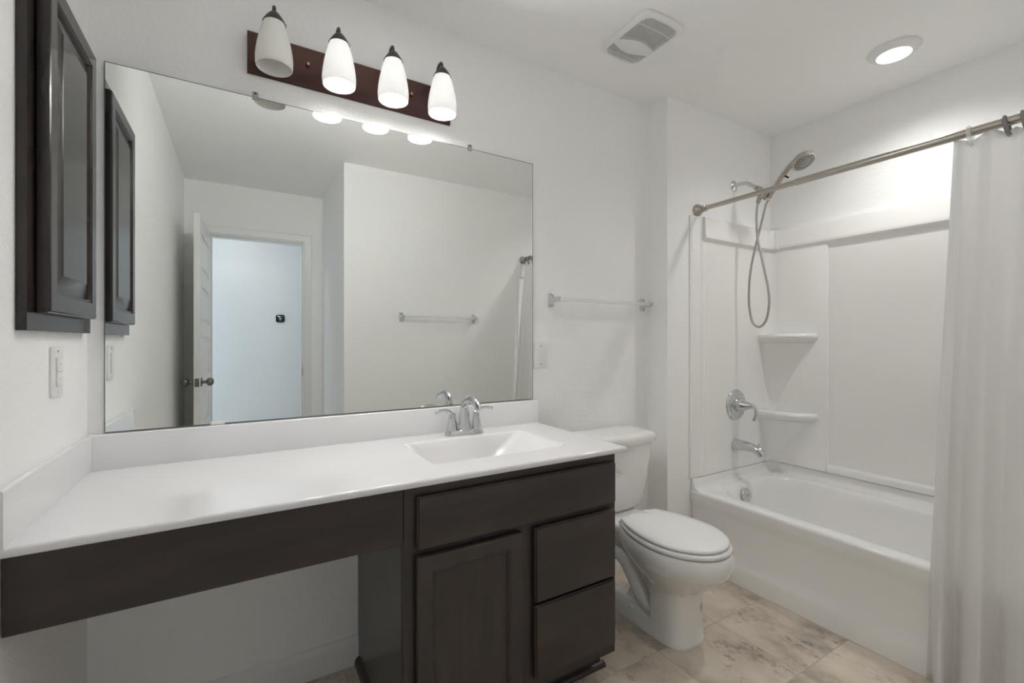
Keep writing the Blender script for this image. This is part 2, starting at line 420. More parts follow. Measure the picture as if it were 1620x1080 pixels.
# face frame
add_box(bm, CX0, CX0+0.06, CYF, CYF+0.019, 0.0, CZT)
add_box(bm, CX1-0.035, CX1, CYF, CYF+0.019, 0.095, CZT)
add_box(bm, 1.075, 1.185, CYF, CYF+0.019, 0.185, 0.590)
for a, b_ in ((0.745, CZT), (0.590, 0.650), (0.095, 0.185)): add_box(bm, CX0+0.06, CX1-0.035, CYF, CYF+0.019, a, b_)
add_box(bm, 1.185, CX1-0.035, CYF, CYF+0.019, 0.345, 0.395)
add_box(bm, CX0+0.05, CX1-0.016, -0.472, -0.458, 0.0, 0.095)                # toe board
obj('carcass', bm, M['wood'], van, 0)
bm = B(); add_box(bm, CX0-0.0012, CX0-0.0001, CYF+0.0195, -0.003, 0.0, CZT-0.001); o = obj('side_panel', bm, M['wood_side'], van, 0); o['label'] = 'greenish black veneered side panel'
bm = B()
SH = [(0, 0), (0.016, 0), (0.0155, 0.006), (0.013, 0.0115), (0.008, 0.0155), (0, 0.018)]
prism(bm, SH, lambda u, v, k: (CX0+0.05 + k*(CX1+0.012-CX0-0.05), -0.472-u, v))
obj('toe_moulding', bm, M['wood'], van, 40)
bm = B()
SH2 = [(0, 0), (0.015, 0), (0.0145, 0.009), (0.012, 0.02), (0.007, 0.026), (0, 0.03)]
prism(bm, SH2, lambda u, v, k: (CX0-0.0013-u, -0.014 + k*(CYF+0.018+0.014), v))
obj('side_moulding', bm, M['wood'], van, 40)

def slab_front(bm, x0, x1, z0, z1, y0, th=0.025, ch=0.006):
    """flat drawer front with a stepped, eased edge"""
    f = lambda i, d: [(x, y0-d, z) for x, z in rrect(x0+i, x1-i, z0+i, z1-i, 0.001, 1)]
    loft(bm, [f(0.03, 0), f(0.03, 0.006), f(0, 0.0061), f(0.0, th-ch-0.002), f(0.002, th-ch), f(ch*0.6, th-0.001), (f(ch, th))])
DF = CYF - 0.0005
bm = B(); slab_front(bm, 0.775, 1.480, 0.624, 0.764, DF); obj('false_drawer_front', bm, M['wood_h'], van, 25)
for z0, z1 in ((0.373, 0.603), (0.140, 0.363)):
    bm = B(); slab_front(bm, 1.150, 1.479, z0, z1, DF); obj('drawer_front', bm, M['wood_h'], van, 25)

def framed_door(P, u0, u1, v0, v1, th, sw, raised, m, parent, name, pname, mp, gap=0.002):
    """P maps (u, v, depth towards the room) to the world; stiles, rails, inner bead and a separate panel"""
    bm = B()
    R = lambda i, d: [P(u, v, d) for u, v in rrect(u0+i, u1-i, v0+i, v1-i, 0.001, 1)]
    rg = [R(0.03, 0), R(0.03, gap), R(0, gap+0.0001), R(0, th-0.006), R(0.002, th-0.002), R(0.005, th), R(sw-0.010, th), R(sw-0.007, th-0.003), R(sw-0.004, th-0.003), R(sw, th-0.009)]
    loft(bm, rg, True, False)
    d = obj(name, bm, m, parent, 25)
    bm = B()
    if raised:
        rg = [R(sw-0.001, th-0.0095), R(sw+0.004, th-0.0095), R(sw+0.034, th-0.003), R(sw+0.036, th-0.0015)]
    else:
        rg = [R(sw-0.001, th-0.0095), R(sw+0.006, th-0.0095)]
    loft(bm, rg, False, True)
    obj(pname, bm, mp, d, 25)
    return d
framed_door(lambda u, v, d: (u, DF-d, v), 0.773, 1.101, 0.120, 0.604, 0.025, 0.052, False, M['wood'], van, 'cabinet_door', 'door_panel', M['wood'], 0.006)

# apron board across the open knee space
bm = B(); add_box(bm, 0.002, CX0-0.002, CYF, CYF+0.019, 0.641, 0.791, 0.001, 1)
tag(obj('apron_board', bm, M['wood_h'], loc=(0.37, CYF+0.01, 0.641), smooth=0), 'long dark apron board under the counter across the open knee space', 'board')

# ------------------------------------------------------------------ countertop with moulded basin
CT, CB, CF, CR = 0.811, 0.7935, -0.573, 1.530
top = thing('vanity_countertop', 'long white cultured marble vanity top with moulded rectangular basin', 'countertop', (0.765, -0.28, CB))
bm = B()
bx0, bx1, by0, by1 = 0.868, 1.372, -0.448, -0.128       # basin rim
nn = 8
O = lambda i, z: [(x, y, z) for x, y in rrect(0.001+i*0, CR-i, CF+i, -0.001, 0.0006, nn)]
rim = lambda i, z, r: [(x, y, z) for x, y in rrect(bx0+i, bx1-i, by0+i, by1-i, r, nn)]
loft(bm, [rim(-0.004, CB+0.0005, 0.03), O(0.002, CB), O(0, CB+0.002), O(0, CT-0.006), O(0.0018, CT-0.0015), O(0.006, CT)], False, False)
loft(bm, [O(0.006, CT), rim(0, CT, 0.022)], False, False)
obj('slab', bm, M['marble'], top, 50)
bm = B()
S = lambda ax0, ax1, ay0, ay1, z, r: [(x, y, z) for x, y in rrect(bx0+ax0, bx1-ax1, by0+ay0, by1-ay1, r, nn)]
loft(bm, [S(0, 0, 0, 0, CT, 0.022), S(0.004, 0.006, 0.004, 0.003, CT-0.0015, 0.024), S(0.010, 0.016, 0.010, 0.008, CT-0.007, 0.028), S(0.022, 0.05, 0.022, 0.016, CT-0.030, 0.035),
          S(0.045, 0.115, 0.040, 0.026, CT-0.075, 0.045), S(0.070, 0.165, 0.062, 0.040, CT-0.108, 0.05), S(0.10, 0.19, 0.09, 0.07, CT-0.120, 0.05), S(0.16, 0.24, 0.13, 0.13, CT-0.124, 0.02)], False, True)
obj('basin', bm, M['marble'], top, 60)
bm = B(); lathe(bm, (1.105, -0.27, CT-0.1235), (0, 0, 1), [(0, 0.022), (0.002, 0.022), (0.003, 0.019), (0.003, 0.012), (0.006, 0.011), (0.007, 0.001)], 24)
obj('sink_drain', bm, M['chrome'], top, 40)
SP = [(0, 0), (0.020, 0), (0.020, 0.098), (0.018, 0.101), (0.015, 0.102), (0.002, 0.102), (0, 0.1005)]
bm = B(); prism(bm, [(u+0.001, v+CT) for u, v in SP], lambda u, v, k: (0.0135 + k*(CR-0.0135), -u, v)); obj('backsplash', bm, M['marble'], top, 40)
bm = B(); prism(bm, [(0.001+(u*0.62), v+CT) for u, v in SP], lambda u, v, k: (u, -0.001 + k*(CF+0.001), v)); obj('side_splash', bm, M['marble'], top, 40)

# ------------------------------------------------------------------ sink faucet
FX, FYY = 1.136, -0.080
fau = thing('sink_faucet', 'chrome two handle centerset faucet with arched spout behind the vanity basin', 'faucet', (FX, FYY, CT))
def oct_ring(cx, cy, z, hx, hy): return [(x, y, z) for x, y in rrect(cx-hx, cx+hx, cy-hy, cy+hy, min(hx, hy)*0.55, 1)]
bm = B()
loft(bm, [[(x, y, z) for x, y in rrect(FX-0.079+i, FX+0.079-i, FYY-0.026+i, FYY+0.026-i, 0.014, 2)] for z, i in ((CT+0.0005, 0), (CT+0.008, 0.0015), (CT+0.018, 0.0055), (CT+0.0195, 0.008))])
obj('base_plate', bm, M['chrome'], fau, 25)
for s in (-1, 1):
    cx = FX + s*0.0525
    bm = B()
    loft(bm, [oct_ring(cx, FYY, CT+z, r, r) for z, r in ((0.016, 0.021), (0.03, 0.0185), (0.05, 0.0155), (0.066, 0.0125), (0.0665, 0.0115), (0.068, 0.0115), (0.0685, 0.0125), (0.082, 0.0115), (0.088, 0.008))])
    h = obj('faucet_handle', bm, M['chrome'], fau, 25)
    bm = B()
    pts = spline([(cx+s*0.0, FYY, CT+0.080), (cx+s*0.016, FYY-0.001, CT+0.094), (cx+s*0.036, FYY-0.002, CT+0.099), (cx+s*0.056, FYY-0.002, CT+0.097), (cx+s*0.072, FYY-0.002, CT+0.092)], 6)
    tube(bm, pts, [0.0085, 0.0075, 0.006, 0.006, 0.007, 0.0065], 12)
    obj('lever', bm, M['chrome'], h, 40)
bm = B()
loft(bm, [oct_ring(FX, FYY, CT+z, r, r*1.05) for z, r in ((0.017, 0.027), (0.03, 0.0235), (0.06, 0.0195), (0.095, 0.016), (0.108, 0.0145))])
pts = spline([(FX, FYY+0.004, CT+0.100), (FX, FYY-0.003, CT+0.120), (FX, FYY-0.026, CT+0.137), (FX, FYY-0.060, CT+0.143), (FX, FYY-0.096, CT+0.136), (FX, FYY-0.122, CT+0.119), (FX, FYY-0.130, CT+0.108)], 6)
tube(bm, pts, [0.0125, 0.0125, 0.0115, 0.0115, 0.0115, 0.011], 16, 1.45)
obj('spout', bm, M['chrome'], fau, 30)
bm = B(); tube(bm, [(FX-0.026, FYY+0.02, CT+0.015), (FX-0.026, FYY+0.02, CT+0.036)], 0.0018, 8); lathe(bm, (FX-0.026, FYY+0.02, CT+0.034), (0, 0, 1), [(0, 0.002), (0.003, 0.0045), (0.007, 0.004), (0.009, 0.001)], 12)
obj('lift_rod', bm, M['chrome'], fau, 40)

# ------------------------------------------------------------------ mirror and its clips
MX0, MX1, MZ0, MZ1 = 0.0377, 1.5118, 0.9155, 1.9823
bm = B(); add_box(bm, MX0, MX1, -0.0055, -0.0005, MZ0, MZ1)
bm.normal_update()
fr = [f for f in bm.faces if f.normal.y < -0.9]
bmesh.ops.inset_region(bm, faces=fr, thickness=0.0022, use_even_offset=True)
bm.normal_update()
for f in bm.faces: f.material_index = 0 if (f.normal.y < -0.9 and f.calc_area() > 0.5) else 1
mir = obj('wall_mirror', bm, [M['mirror'], M['mirror_edge']], loc=((MX0+MX1)/2, 0, MZ0), smooth=0, recalc=False)
tag(mir, 'large frameless wall mirror above the white vanity backsplash', 'mirror')
clip = thing('mirror_clip', 'clear plastic mirror clip on the top mirror edge left of the lit bulbs', 'clip', (0.415, 0, MZ1), 'clips holding the mirror')
bm = B(); add_box(bm, 0.406, 0.424, -0.0085, -0.0055, MZ1-0.010, MZ1+0.003, 0.001, 1); add_box(bm, 0.406, 0.424, -0.0085, 0, MZ1+0.001, MZ1+0.016, 0.001, 1)
obj('clip_body', bm, M['clear'], clip, 0)
bm = B(); lathe(bm, (0.415, -0.008, MZ1+0.011), (0, -1, 0), [(0, 0.004), (0.0015, 0.0038), (0.0025, 0.002), (0.0026, 0.0002)], 12)
obj('clip_screw', bm, M['dark'], clip, 40)
dup(clip, (1.196, 0, MZ1), 0, 'clear plastic mirror clip on the top mirror edge right of the vanity light', 'clips holding the mirror')
bm = B(); add_box(bm, 0.292, 0.330, -0.0095, -0.0055, MZ0-0.0015, MZ0+0.008, 0.001, 1)
tag(obj('mirror_clip', bm, M['plastic'], loc=(0.311, -0.007, MZ0-0.001), smooth=0), 'small pale clip holding the bottom mirror edge above the backsplash', 'clip', 'clips holding the mirror')

# ------------------------------------------------------------------ vanity light
vl = thing('vanity_light', 'four shade bronze bar light above the mirror, left shade unlit', 'light fixture', (0.749, 0, 2.122))
bm = B()
PP = [(0, 2.057), (0.006, 2.057), (0.009, 2.062), (0.010, 2.070), (0.016, 2.078), (0.020, 2.090), (0.022, 2.105), (0.022, 2.184), (0.020, 2.187), (0, 2.187)]
prism(bm, PP, lambda u, v, k: (0.392 + k*0.714, -u, v)); obj('back_plate', bm, M['plate_bronze'], vl, 30)
for x in (0.573, 0.937):
    bm = B(); lathe(bm, (x, -0.021, 2.128), (0, -1, 0), [(0, 0.004), (0.004, 0.004), (0.004, 0.0065), (0.010, 0.0065), (0.013, 0.004), (0.0135, 0.0003)], 16)
    obj('thumb_screw', bm, M['copper'], vl, 40)
LY = -0.128
for i, x in enumerate((0.464, 0.656, 0.838, 1.023)):
    bm = B()
    pts = spline([(x, -0.02, 2.150), (x, -0.045, 2.165), (x, -0.066, 2.200), (x, -0.090, 2.226), (x, LY+0.010, 2.226), (x, LY, 2.205), (x, LY, 2.19)], 6)
    tube(bm, pts, 0.0052, 10); lathe(bm, (x, -0.0215, 2.150), (0, -1, 0), [(0, 0.016), (0.004, 0.015), (0.008, 0.008), (0.010, 0.005)], 20)
    obj('arm', bm, M['bronze'], vl, 40)
    bm = B()
    lathe(bm, (x, LY, 2.205), (0, 0, -1), [(0, 0.0065), (0.004, 0.012), (0.012, 0.0185), (0.022, 0.0255), (0.032, 0.031), (0.037, 0.0335), (0.037, 0.029), (0.02, 0.02)], 28)
    obj('socket_cap', bm, M['bronze'], vl, 40)
    lit = i > 0
    outer = [(2.171, 0.0300), (2.150, 0.0365), (2.125, 0.0430), (2.100, 0.0482), (2.075, 0.0520), (2.055, 0.0535), (2.040, 0.0530), (2.031, 0.0515), (2.029, 0.0500)]
    inner = [(2.031, 0.0482), (2.055, 0.0502), (2.075, 0.0488), (2.100, 0.0450), (2.125, 0.0398), (2.150, 0.0333), (2.168, 0.0270)]
    bm = B(); lathe(bm, (x, LY, 0), (0, 0, 1), outer+inner, 40, False, False)
    sh = obj('glass_shade', bm, M['lit_glass'] if lit else M['off_glass'], vl, 60)
    if not lit: sh['label'] = 'unlit white glass shade'
    bm = B(); lathe(bm, (x, LY, 0), (0, 0, 1), [(2.058, 0.001), (2.060, 0.012), (2.067, 0.0205), (2.078, 0.0245), (2.090, 0.0250), (2.104, 0.022), (2.118, 0.0165), (2.130, 0.0125), (2.165, 0.0125)], 20)
    obj('bulb', bm, M['bulb'] if lit else M['bulb_off'], sh, 60)
    if lit:      # added spot before the shade, aimed off the back wall, brightens the room
        lamp('added_vanity_spot', (x, LY-0.060, 2.085), (0, -1, 0.05), VANITY_W, 172, 0.035)

# ------------------------------------------------------------------ wall cabinet beside the mirror
wc = thing('wall_cabinet', 'dark espresso recessed wall cabinet on the left wall beside the mirror', 'cabinet', (0, -0.26, 1.20))
bm = B()
fy0, fy1, fz0, fz1, ft = -0.480, -0.045, 1.200, 1.985, 0.0165
for (a, b_, c, d) in ((fy0, fy1, fz0, fz0+0.05), (fy0, fy1, fz1-0.05, fz1), (fy0, fy0+0.05, fz0+0.05, fz1-0.05), (fy1-0.05, fy1, fz0+0.05, fz1-0.05)):
    add_box(bm, 0.0005, ft, a, b_, c, d)
obj('cabinet_frame', bm, M['wood_wall'], wc, 0)
framed_door(lambda u, v, d: (ft+0.001+d, u, v), -0.442, -0.094, 1.237, 1.942, 0.0225, 0.050, True, M['wood_wall'], wc, 'cabinet_door', 'raised_panel', M['wood_wall'])

# ------------------------------------------------------------------ wall plates and switches
def rplate(bm, P, hw, hh, th):
    loft(bm, [[P(u, v, d) for u, v in rrect(-hw+i, hw-i, -hh+i, hh-i, 0.003, 2)] for d, i in ((0, 0), (th*0.5, 0), (th*0.85, 0.0012), (th, 0.003))])
def rocker_switch(name, P, label, loc, cat, two):
    t = thing(name, label, cat, loc)
    bm = B(); rplate(bm, P, 0.036, 0.0585, 0.0055); obj('wall_plate', bm, M['plastic'], t, 30)
    if two:
        for v0, v1 in ((-0.033, -0.001), (0.001, 0.033)):
            bm = B(); loft(bm, [[P(u, v, d) for u, v in rrect(-0.0165+i, 0.0165-i, v0+i, v1-i, 0.001, 1)] for d, i in ((0.005, 0), (0.0085, 0.0), (0.0095, 0.001))])
            obj('push_button', bm, M['plastic'], t, 20)
            bm = B(); loft(bm, [[P(u, v, d) for u, v in rrect(-0.003, 0.003, (v0+v1)/2-0.001, (v0+v1)/2+0.001, 0.0004, 1)] for d in (0.0094, 0.0098)])
            obj('button_mark', bm, M['grey_plastic'], t, 0)
    else:
        bm = B(); loft(bm, [[P(u, v, d + (v*0.06)) for u, v in rrect(-0.0165+i, 0.0165-i, -0.033+i, 0.033-i, 0.001, 1)] for d, i in ((0.005, 0), (0.0075, 0.0), (0.0085, 0.001))])
        obj('rocker', bm, M['plastic'], t, 20)
    for v in (-0.048, 0.048):
        bm = B(); loft(bm, [[P(0.0028*math.cos(a*PI/6), v+0.0028*math.sin(a*PI/6), d) for a in range(12)] for d in (0.005, 0.0062)])
        obj('plate_screw', bm, M['grey_plastic'] if (two and v > 0) else M['plastic'], t, 30)
    return t
rocker_switch('light_switch', lambda u, v, d: (d+0.0005, -0.262+u, 1.107+v), 'white two button wall switch on left wall below the dark wall cabinet', (0, -0.262, 1.05), 'switch', True)
rocker_switch('light_switch', lambda u, v, d: (RX-d-0.0005, -1.875+u, 1.235+v), 'white rocker light switch reflected in mirror beside the doorway recess', (RX, -1.875, 1.18), 'switch', False)
bp_ = thing('blank_wall_plate', 'white blank wall plate right of the mirror below the towel bar', 'wall plate', (1.556, 0, 1.055))
P = lambda u, v, d: (1.556+u, -0.0005-d, 1.114+v)
bm = B(); rplate(bm, P, 0.0355, 0.0595, 0.006); obj('plate', bm, M['plastic'], bp_, 30)
for v in (-0.041, 0.041):
    bm = B(); loft(bm, [[P(0.003*math.cos(a*PI/6), v+0.003*math.sin(a*PI/6), d) for a in range(12)] for d in (0.0055, 0.0072)]); obj('plate_screw', bm, M['grey_plastic'], bp_, 30)

# ------------------------------------------------------------------ towel bars
tb = thing('towel_bar', 'clear acrylic towel bar with chrome posts on wall right of the mirror', 'towel bar', (1.912, 0, 1.37), 'clear towel bars with chrome posts')
for s in (-1, 1):
    x = 1.912 + s*0.300
    bm = B()
    add_box(bm, x-0.014, x+0.014, -0.010, -0.0005, 1.338, 1.402, 0.003, 2)
    loft(bm, [[(xx, y, zz) for xx, zz in rrect(x-hw, x+hw, 1.37-hh, 1.37+hh, 0.003, 2)] for y, hw, hh in ((-0.009, 0.012, 0.024), (-0.018, 0.0105, 0.017), (-0.03, 0.0095, 0.0125), (-0.046, 0.0095, 0.0115), (-0.068, 0.0095, 0.0115), (-0.070, 0.008, 0.010))])
    obj('post', bm, M['chrome'], tb, 30)
bm = B(); add_box(bm, 1.912-0.291, 1.912+0.291, -0.066, -0.048, 1.361, 1.379, 0.002, 2); obj('bar', bm, M['clear'], tb, 30)
dup(tb, (1.708, FY, 1.36), PI, 'clear acrylic towel bar on the opposite wall, seen inside the mirror', 'clear towel bars with chrome posts')

# ------------------------------------------------------------------ toilet
TCX = 1.885
toi = thing('toilet', 'white two piece elongated toilet between vanity and bathtub, lid closed', 'toilet', (TCX, -0.36, 0))
def egg(yc, yb, hl, hw, z, n=28, p=2.0, back=0.62):
    """elongated outline: front half is an ellipse to yc-hl, back half narrows to back*hw at yb"""
    pts = []
    for i in range(n+1):                       # front, from +x round the tip to -x
        a = PI*i/n
        pts.append((TCX + hw*math.copysign(abs(math.cos(a))**(2/p), math.cos(a)), yc - hl*abs(math.sin(a))**(2/p), z))
    m = 10
    for i in range(1, m):                      # back left corner up to the straight rear edge
        t = i/m; pts.append((TCX - hw*(1-(1-back)*t**2.0), yc + (yb-yc)*t, z))
    r = 0.35
    for i in range(0, 5):
        t = i/4; pts.append((TCX - hw*back*(1-2*t), yb + 0.012*math.sin(PI*t), z))
    for i in range(m-1, 0, -1):
        t = i/m; pts.append((TCX + hw*(1-(1-back)*t**2.0), yc + (yb-yc)*t, z))
    return pts
bm = B()
secs = [(0.000, -0.475, -0.440, 0.108, 0.103, 3.0, 0.985), (0.012, -0.475, -0.440, 0.108, 0.103, 3.0, 0.985), (0.016, -0.475, -0.440, 0.105, 0.101, 3.0, 0.985), (0.07, -0.478, -0.440, 0.100, 0.098, 2.9, 0.985),
        (0.15, -0.480, -0.438, 0.096, 0.096, 2.8, 0.985), (0.190, -0.482, -0.434, 0.098, 0.098, 2.7, 0.97), (0.210, -0.484, -0.425, 0.108, 0.104, 2.5, 0.92), (0.228, -0.486, -0.405, 0.132, 0.118, 2.3, 0.85), (0.250, -0.489, -0.372, 0.162, 0.138, 2.15, 0.78),
        (0.278, -0.493, -0.335, 0.190, 0.157, 2.05, 0.72), (0.300, -0.496, -0.308, 0.205, 0.168, 2.0, 0.68), (0.306, -0.497, -0.300, 0.210, 0.172, 2.0, 0.66), (0.335, -0.498, -0.288, 0.218, 0.180, 2.0, 0.65),
        (0.370, -0.498, -0.28, 0.215, 0.178, 2.0, 0.64), (0.381, -0.498, -0.28, 0.207, 0.171, 2.0, 0.64)]
loft(bm, [egg(yc, yb, hl, hw, z, 28, p, bk) for z, yc, yb, hl, hw, p, bk in secs])
# rear deck under the tank
loft(bm, [[(x, y, z) for x, y in rrect(TCX-hw, TCX+hw, y0, -0.035, 0.03, 4)] for z, hw, y0 in ((0.25, 0.055, -0.30), (0.30, 0.085, -0.33), (0.345, 0.108, -0.345), (0.372, 0.112, -0.345), (0.381, 0.106, -0.34))])
# foot running back to the wall side
loft(bm, [[(x, y, z) for x, y in rrect(TCX-hw, TCX+hw, -0.50, y1, 0.06, 6)] for z, hw, y1 in ((0, 0.103, -0.165), (0.012, 0.103, -0.165), (0.016, 0.101, -0.168), (0.042, 0.096, -0.176), (0.056, 0.086, -0.19), (0.062, 0.066, -0.21))])
# web between pedestal and foot
loft(bm, [[(x, y, z) for x, y in rrect(TCX-hw, TCX+hw, -0.46, y1, 0.012, 3)] for z, hw, y1 in ((0.02, 0.055, -0.24), (0.10, 0.042, -0.27), (0.2, 0.045, -0.27), (0.30, 0.07, -0.25))])
obj('bowl', bm, M['porcelain'], toi, 50)
bm = B()
for s in (-1, 1):
    pts = spline([(TCX+s*0.025, -0.405, 0.060), (TCX+s*0.040, -0.378, 0.078), (TCX+s*0.046, -0.345, 0.118), (TCX+s*0.048, -0.302, 0.176), (TCX+s*0.048, -0.258, 0.222), (TCX+s*0.045, -0.200, 0.240), (TCX+s*0.025, -0.145, 0.200)], 6)
    tube(bm, pts, [0.034, 0.036, 0.036, 0.036, 0.038, 0.040, 0.038], 16)
# upper leg of the trapway, tight under the bowl
    pts = spline([(TCX+s*0.030, -0.46, 0.140), (TCX+s*0.030, -0.42, 0.180), (TCX+s*0.036, -0.365, 0.255), (TCX+s*0.045, -0.31, 0.320)], 6)
    tube(bm, pts, [0.020, 0.026, 0.030, 0.036], 14)
obj('trapway', bm, M['porcelain'], toi, 60)
for s in (-1, 1):
    bm = B(); lathe(bm, (TCX+s*0.080, -0.330, 0.044), (s*0.25, 0, 1), [(0, 0.014), (0.010, 0.0145), (0.017, 0.011), (0.020, 0.005), (0.0205, 0.0005)], 16)
    obj('bolt_cap', bm, M['seat'], toi, 50)
# seat ring and lid
SZ = 0.384
bm = B()
sq = lambda i, z: egg(-0.500, -0.292, 0.207-i, 0.173-i, z, 28, 2.0, 0.66)
loft(bm, [sq(0.006, SZ), sq(0.001, SZ+0.004), sq(0, SZ+0.010), sq(0.003, SZ+0.016), sq(0.010, SZ+0.0185), sq(0.05, SZ+0.0185), sq(0.056, SZ+0.014), sq(0.056, SZ)])
obj('seat_ring', bm, M['seat'], toi, 50)
LZ = SZ+0.0215
bm = B()
lq = lambda i, z: egg(-0.500, -0.290, 0.197-i, 0.165-i, z, 28, 2.0, 0.67)
loft(bm, [lq(0.008, LZ), lq(0.002, LZ+0.002), lq(0, LZ+0.006), lq(0.002, LZ+0.011), lq(0.010, LZ+0.0145), lq(0.05, LZ+0.0165), lq(0.11, LZ+0.0175)])
obj('seat_lid', bm, M['seat'], toi, 50)
for s in (-1, 1):
    bm = B(); add_box(bm, TCX+s*0.075-0.022, TCX+s*0.075+0.022, -0.298, -0.262, 0.380, 0.399, 0.006, 3)
    obj('seat_hinge', bm, M['seat'], toi, 50)
# tank
def bowed(z, hw, yb, yf, bow, r, n=14):
    """rounded rectangle whose front edge bows towards the room"""
    out = []
    for x, y in rrect(TCX-hw, TCX+hw, yf, yb, r, 5):
        out.append((x, y, z))
    # refine the front edge
    res = []
    N_ = len(out)
    for i, p in enumerate(out):
        res.append(p); q = out[(i+1) % N_]
        if abs(p[1]-q[1]) < 1e-6 and abs(p[1]-yf) < 1e-6 and abs(p[0]-q[0]) > 0.02:
            for k in range(1, n): res.append((p[0]+(q[0]-p[0])*k/n, p[1], z))
    f = []
    for x, y, zz in res:
        w_ = max(0.0, min(1.0, (yb-y)/(yb-yf))); f.append((x, y - bow*w_**2*(1-((x-TCX)/hw)**2), zz))
    return f
bm = B()
loft(bm, [bowed(z, hw, -0.022, yf, bw, r) for z, hw, yf, bw, r in ((0.3815, 0.130, -0.150, 0.01, 0.03), (0.390, 0.148, -0.163, 0.014, 0.035), (0.408, 0.164, -0.171, 0.018, 0.04), (0.45, 0.176, -0.178, 0.022, 0.04), (0.55, 0.186, -0.188, 0.026, 0.04), (0.64, 0.196, -0.195, 0.028, 0.038), (0.7035, 0.200, -0.199, 0.028, 0.036))])
obj('tank', bm, M['porcelain'], toi, 50)
bm = B()
loft(bm, [bowed(z, 0.216-i, -0.014-i*0.5, -0.212+i, 0.030, 0.034) for z, i in ((0.7005, 0.008), (0.702, 0.003), (0.706, 0), (0.726, 0.0), (0.736, 0.002), (0.744, 0.008), (0.749, 0.018), (0.752, 0.040))])
obj('tank_lid', bm, M['porcelain'], toi, 50)
bm = B()
lathe(bm, (TCX-0.135, -0.205, 0.610), (0, -1, 0), [(0, 0.012), (0.012, 0.012), (0.018, 0.009), (0.022, 0.009)], 16)
tube(bm, spline([(TCX-0.135, -0.226, 0.610), (TCX-0.115, -0.229, 0.606), (TCX-0.085, -0.233, 0.597), (TCX-0.055, -0.238, 0.586)], 5), [0.008, 0.007, 0.008, 0.010], 12)
obj('flush_lever', bm, M['chrome'], toi, 40)
# printed mark on the pedestal: a rounded square with a smaller figure inside
bm = B()
def ped(a, v):
    """point on the pedestal front: a = angle from the tip towards the tub side, v = height"""
    z = v; f = (z-0.08)/0.07; f = max(0, min(1, f)); yc = -0.478-0.002*f; hl = 0.0999-0.0040*f; hw = 0.0979-0.0020*f; p = 2.88-0.07*f
    c, s_ = math.cos(a), math.sin(a)
    return Vector((TCX + (hw+0.0006)*math.copysign(abs(c)**(2/p), c), yc-(hl+0.0006)*abs(s_)**(2/p), z))
A0, ZC = 1.22, 0.130
strip = []
def quad(a0, a1, z0, z1):
    n = 4
    for i in range(n):
        b0 = a0+(a1-a0)*i/n; b1 = a0+(a1-a0)*(i+1)/n
        bm.faces.new([bm.verts.new(ped(b0, z0)), bm.verts.new(ped(b1, z0)), bm.verts.new(ped(b1, z1)), bm.verts.new(ped(b0, z1))])
da = 0.10
quad(A0-da, A0+da, ZC+0.0105, ZC+0.0125); quad(A0-da, A0+da, ZC-0.0125, ZC-0.0105)
quad(A0-da, A0-da+0.026, ZC-0.0105, ZC+0.0105); quad(A0+da-0.026, A0+da, ZC-0.0105, ZC+0.0105)
quad(A0-0.045, A0+0.045, ZC+0.003, ZC+0.006); quad(A0-0.045, A0-0.018, ZC-0.005, ZC+0.003); quad(A0+0.005, A0+0.045, ZC-0.005, ZC-0.002)
obj('printed_mark', bm, M['ink'], toi, 0)

# ------------------------------------------------------------------ bathtub
tub = thing('bathtub', 'white alcove bathtub with smooth apron behind the toilet', 'bathtub', (2.81, -0.89, 0))
TY0, TY1, TXR = FY+0.004, JY-0.002, AX-0.003
RZ = 0.388
bm = B(); k = 8
R_ = lambda a, b_, c, d, z, r: [(x, y, z) for x, y in rrect(TX+a, TXR-b_, TY0+c, TY1-d, r, k)]
loft(bm, [R_(0.002, 0, 0, 0, RZ-0.05, 0.0008), R_(0.0, 0, 0, 0, RZ-0.016, 0.0008), R_(0.003, 0, 0, 0, RZ-0.006, 0.0008), R_(0.011, 0, 0, 0, RZ, 0.001),
          R_(0.072, 0.058, 0.12, 0.075, RZ+0.001, 0.14), R_(0.080, 0.066, 0.128, 0.084, RZ-0.003, 0.14), R_(0.088, 0.073, 0.136, 0.092, RZ-0.014, 0.14), R_(0.102, 0.085, 0.16, 0.105, RZ-0.08, 0.15),
          R_(0.13, 0.11, 0.25, 0.135, RZ-0.24, 0.15), R_(0.155, 0.135, 0.32, 0.165, RZ-0.30, 0.14), R_(0.21, 0.19, 0.42, 0.23, RZ-0.318, 0.11)], False, True)
# raised flange against the three walls
FL = [(0.0, 0.0), (0.046, 0.0), (0.034, 0.004), (0.024, 0.012), (0.017, 0.024), (0.013, 0.040), (0.011, 0.056), (0.0, 0.060)]
prism(bm, FL, lambda u, v, kk: (TXR-u, TY1-kk*(TY1-TY0), RZ-0.001+v))
prism(bm, FL, lambda u, v, kk: (TX+0.006+kk*(TXR-TX-0.006), TY1-u, RZ-0.001+v))
prism(bm, FL, lambda u, v, kk: (TX+0.006+kk*(TXR-TX-0.006), TY0+u, RZ-0.001+v))
# concave corner fillet at the back
loft(bm, [[(TXR-0.010-rr*(1-math.sin(a*PI/16)), TY1-0.010-rr*(1-math.cos(a*PI/16)), RZ+z) for a in range(9)] + [(TXR-0.002, TY1-0.002, RZ+z)] for rr, z in ((0.10, 0.0), (0.075, 0.012), (0.062, 0.03), (0.058, 0.058))])
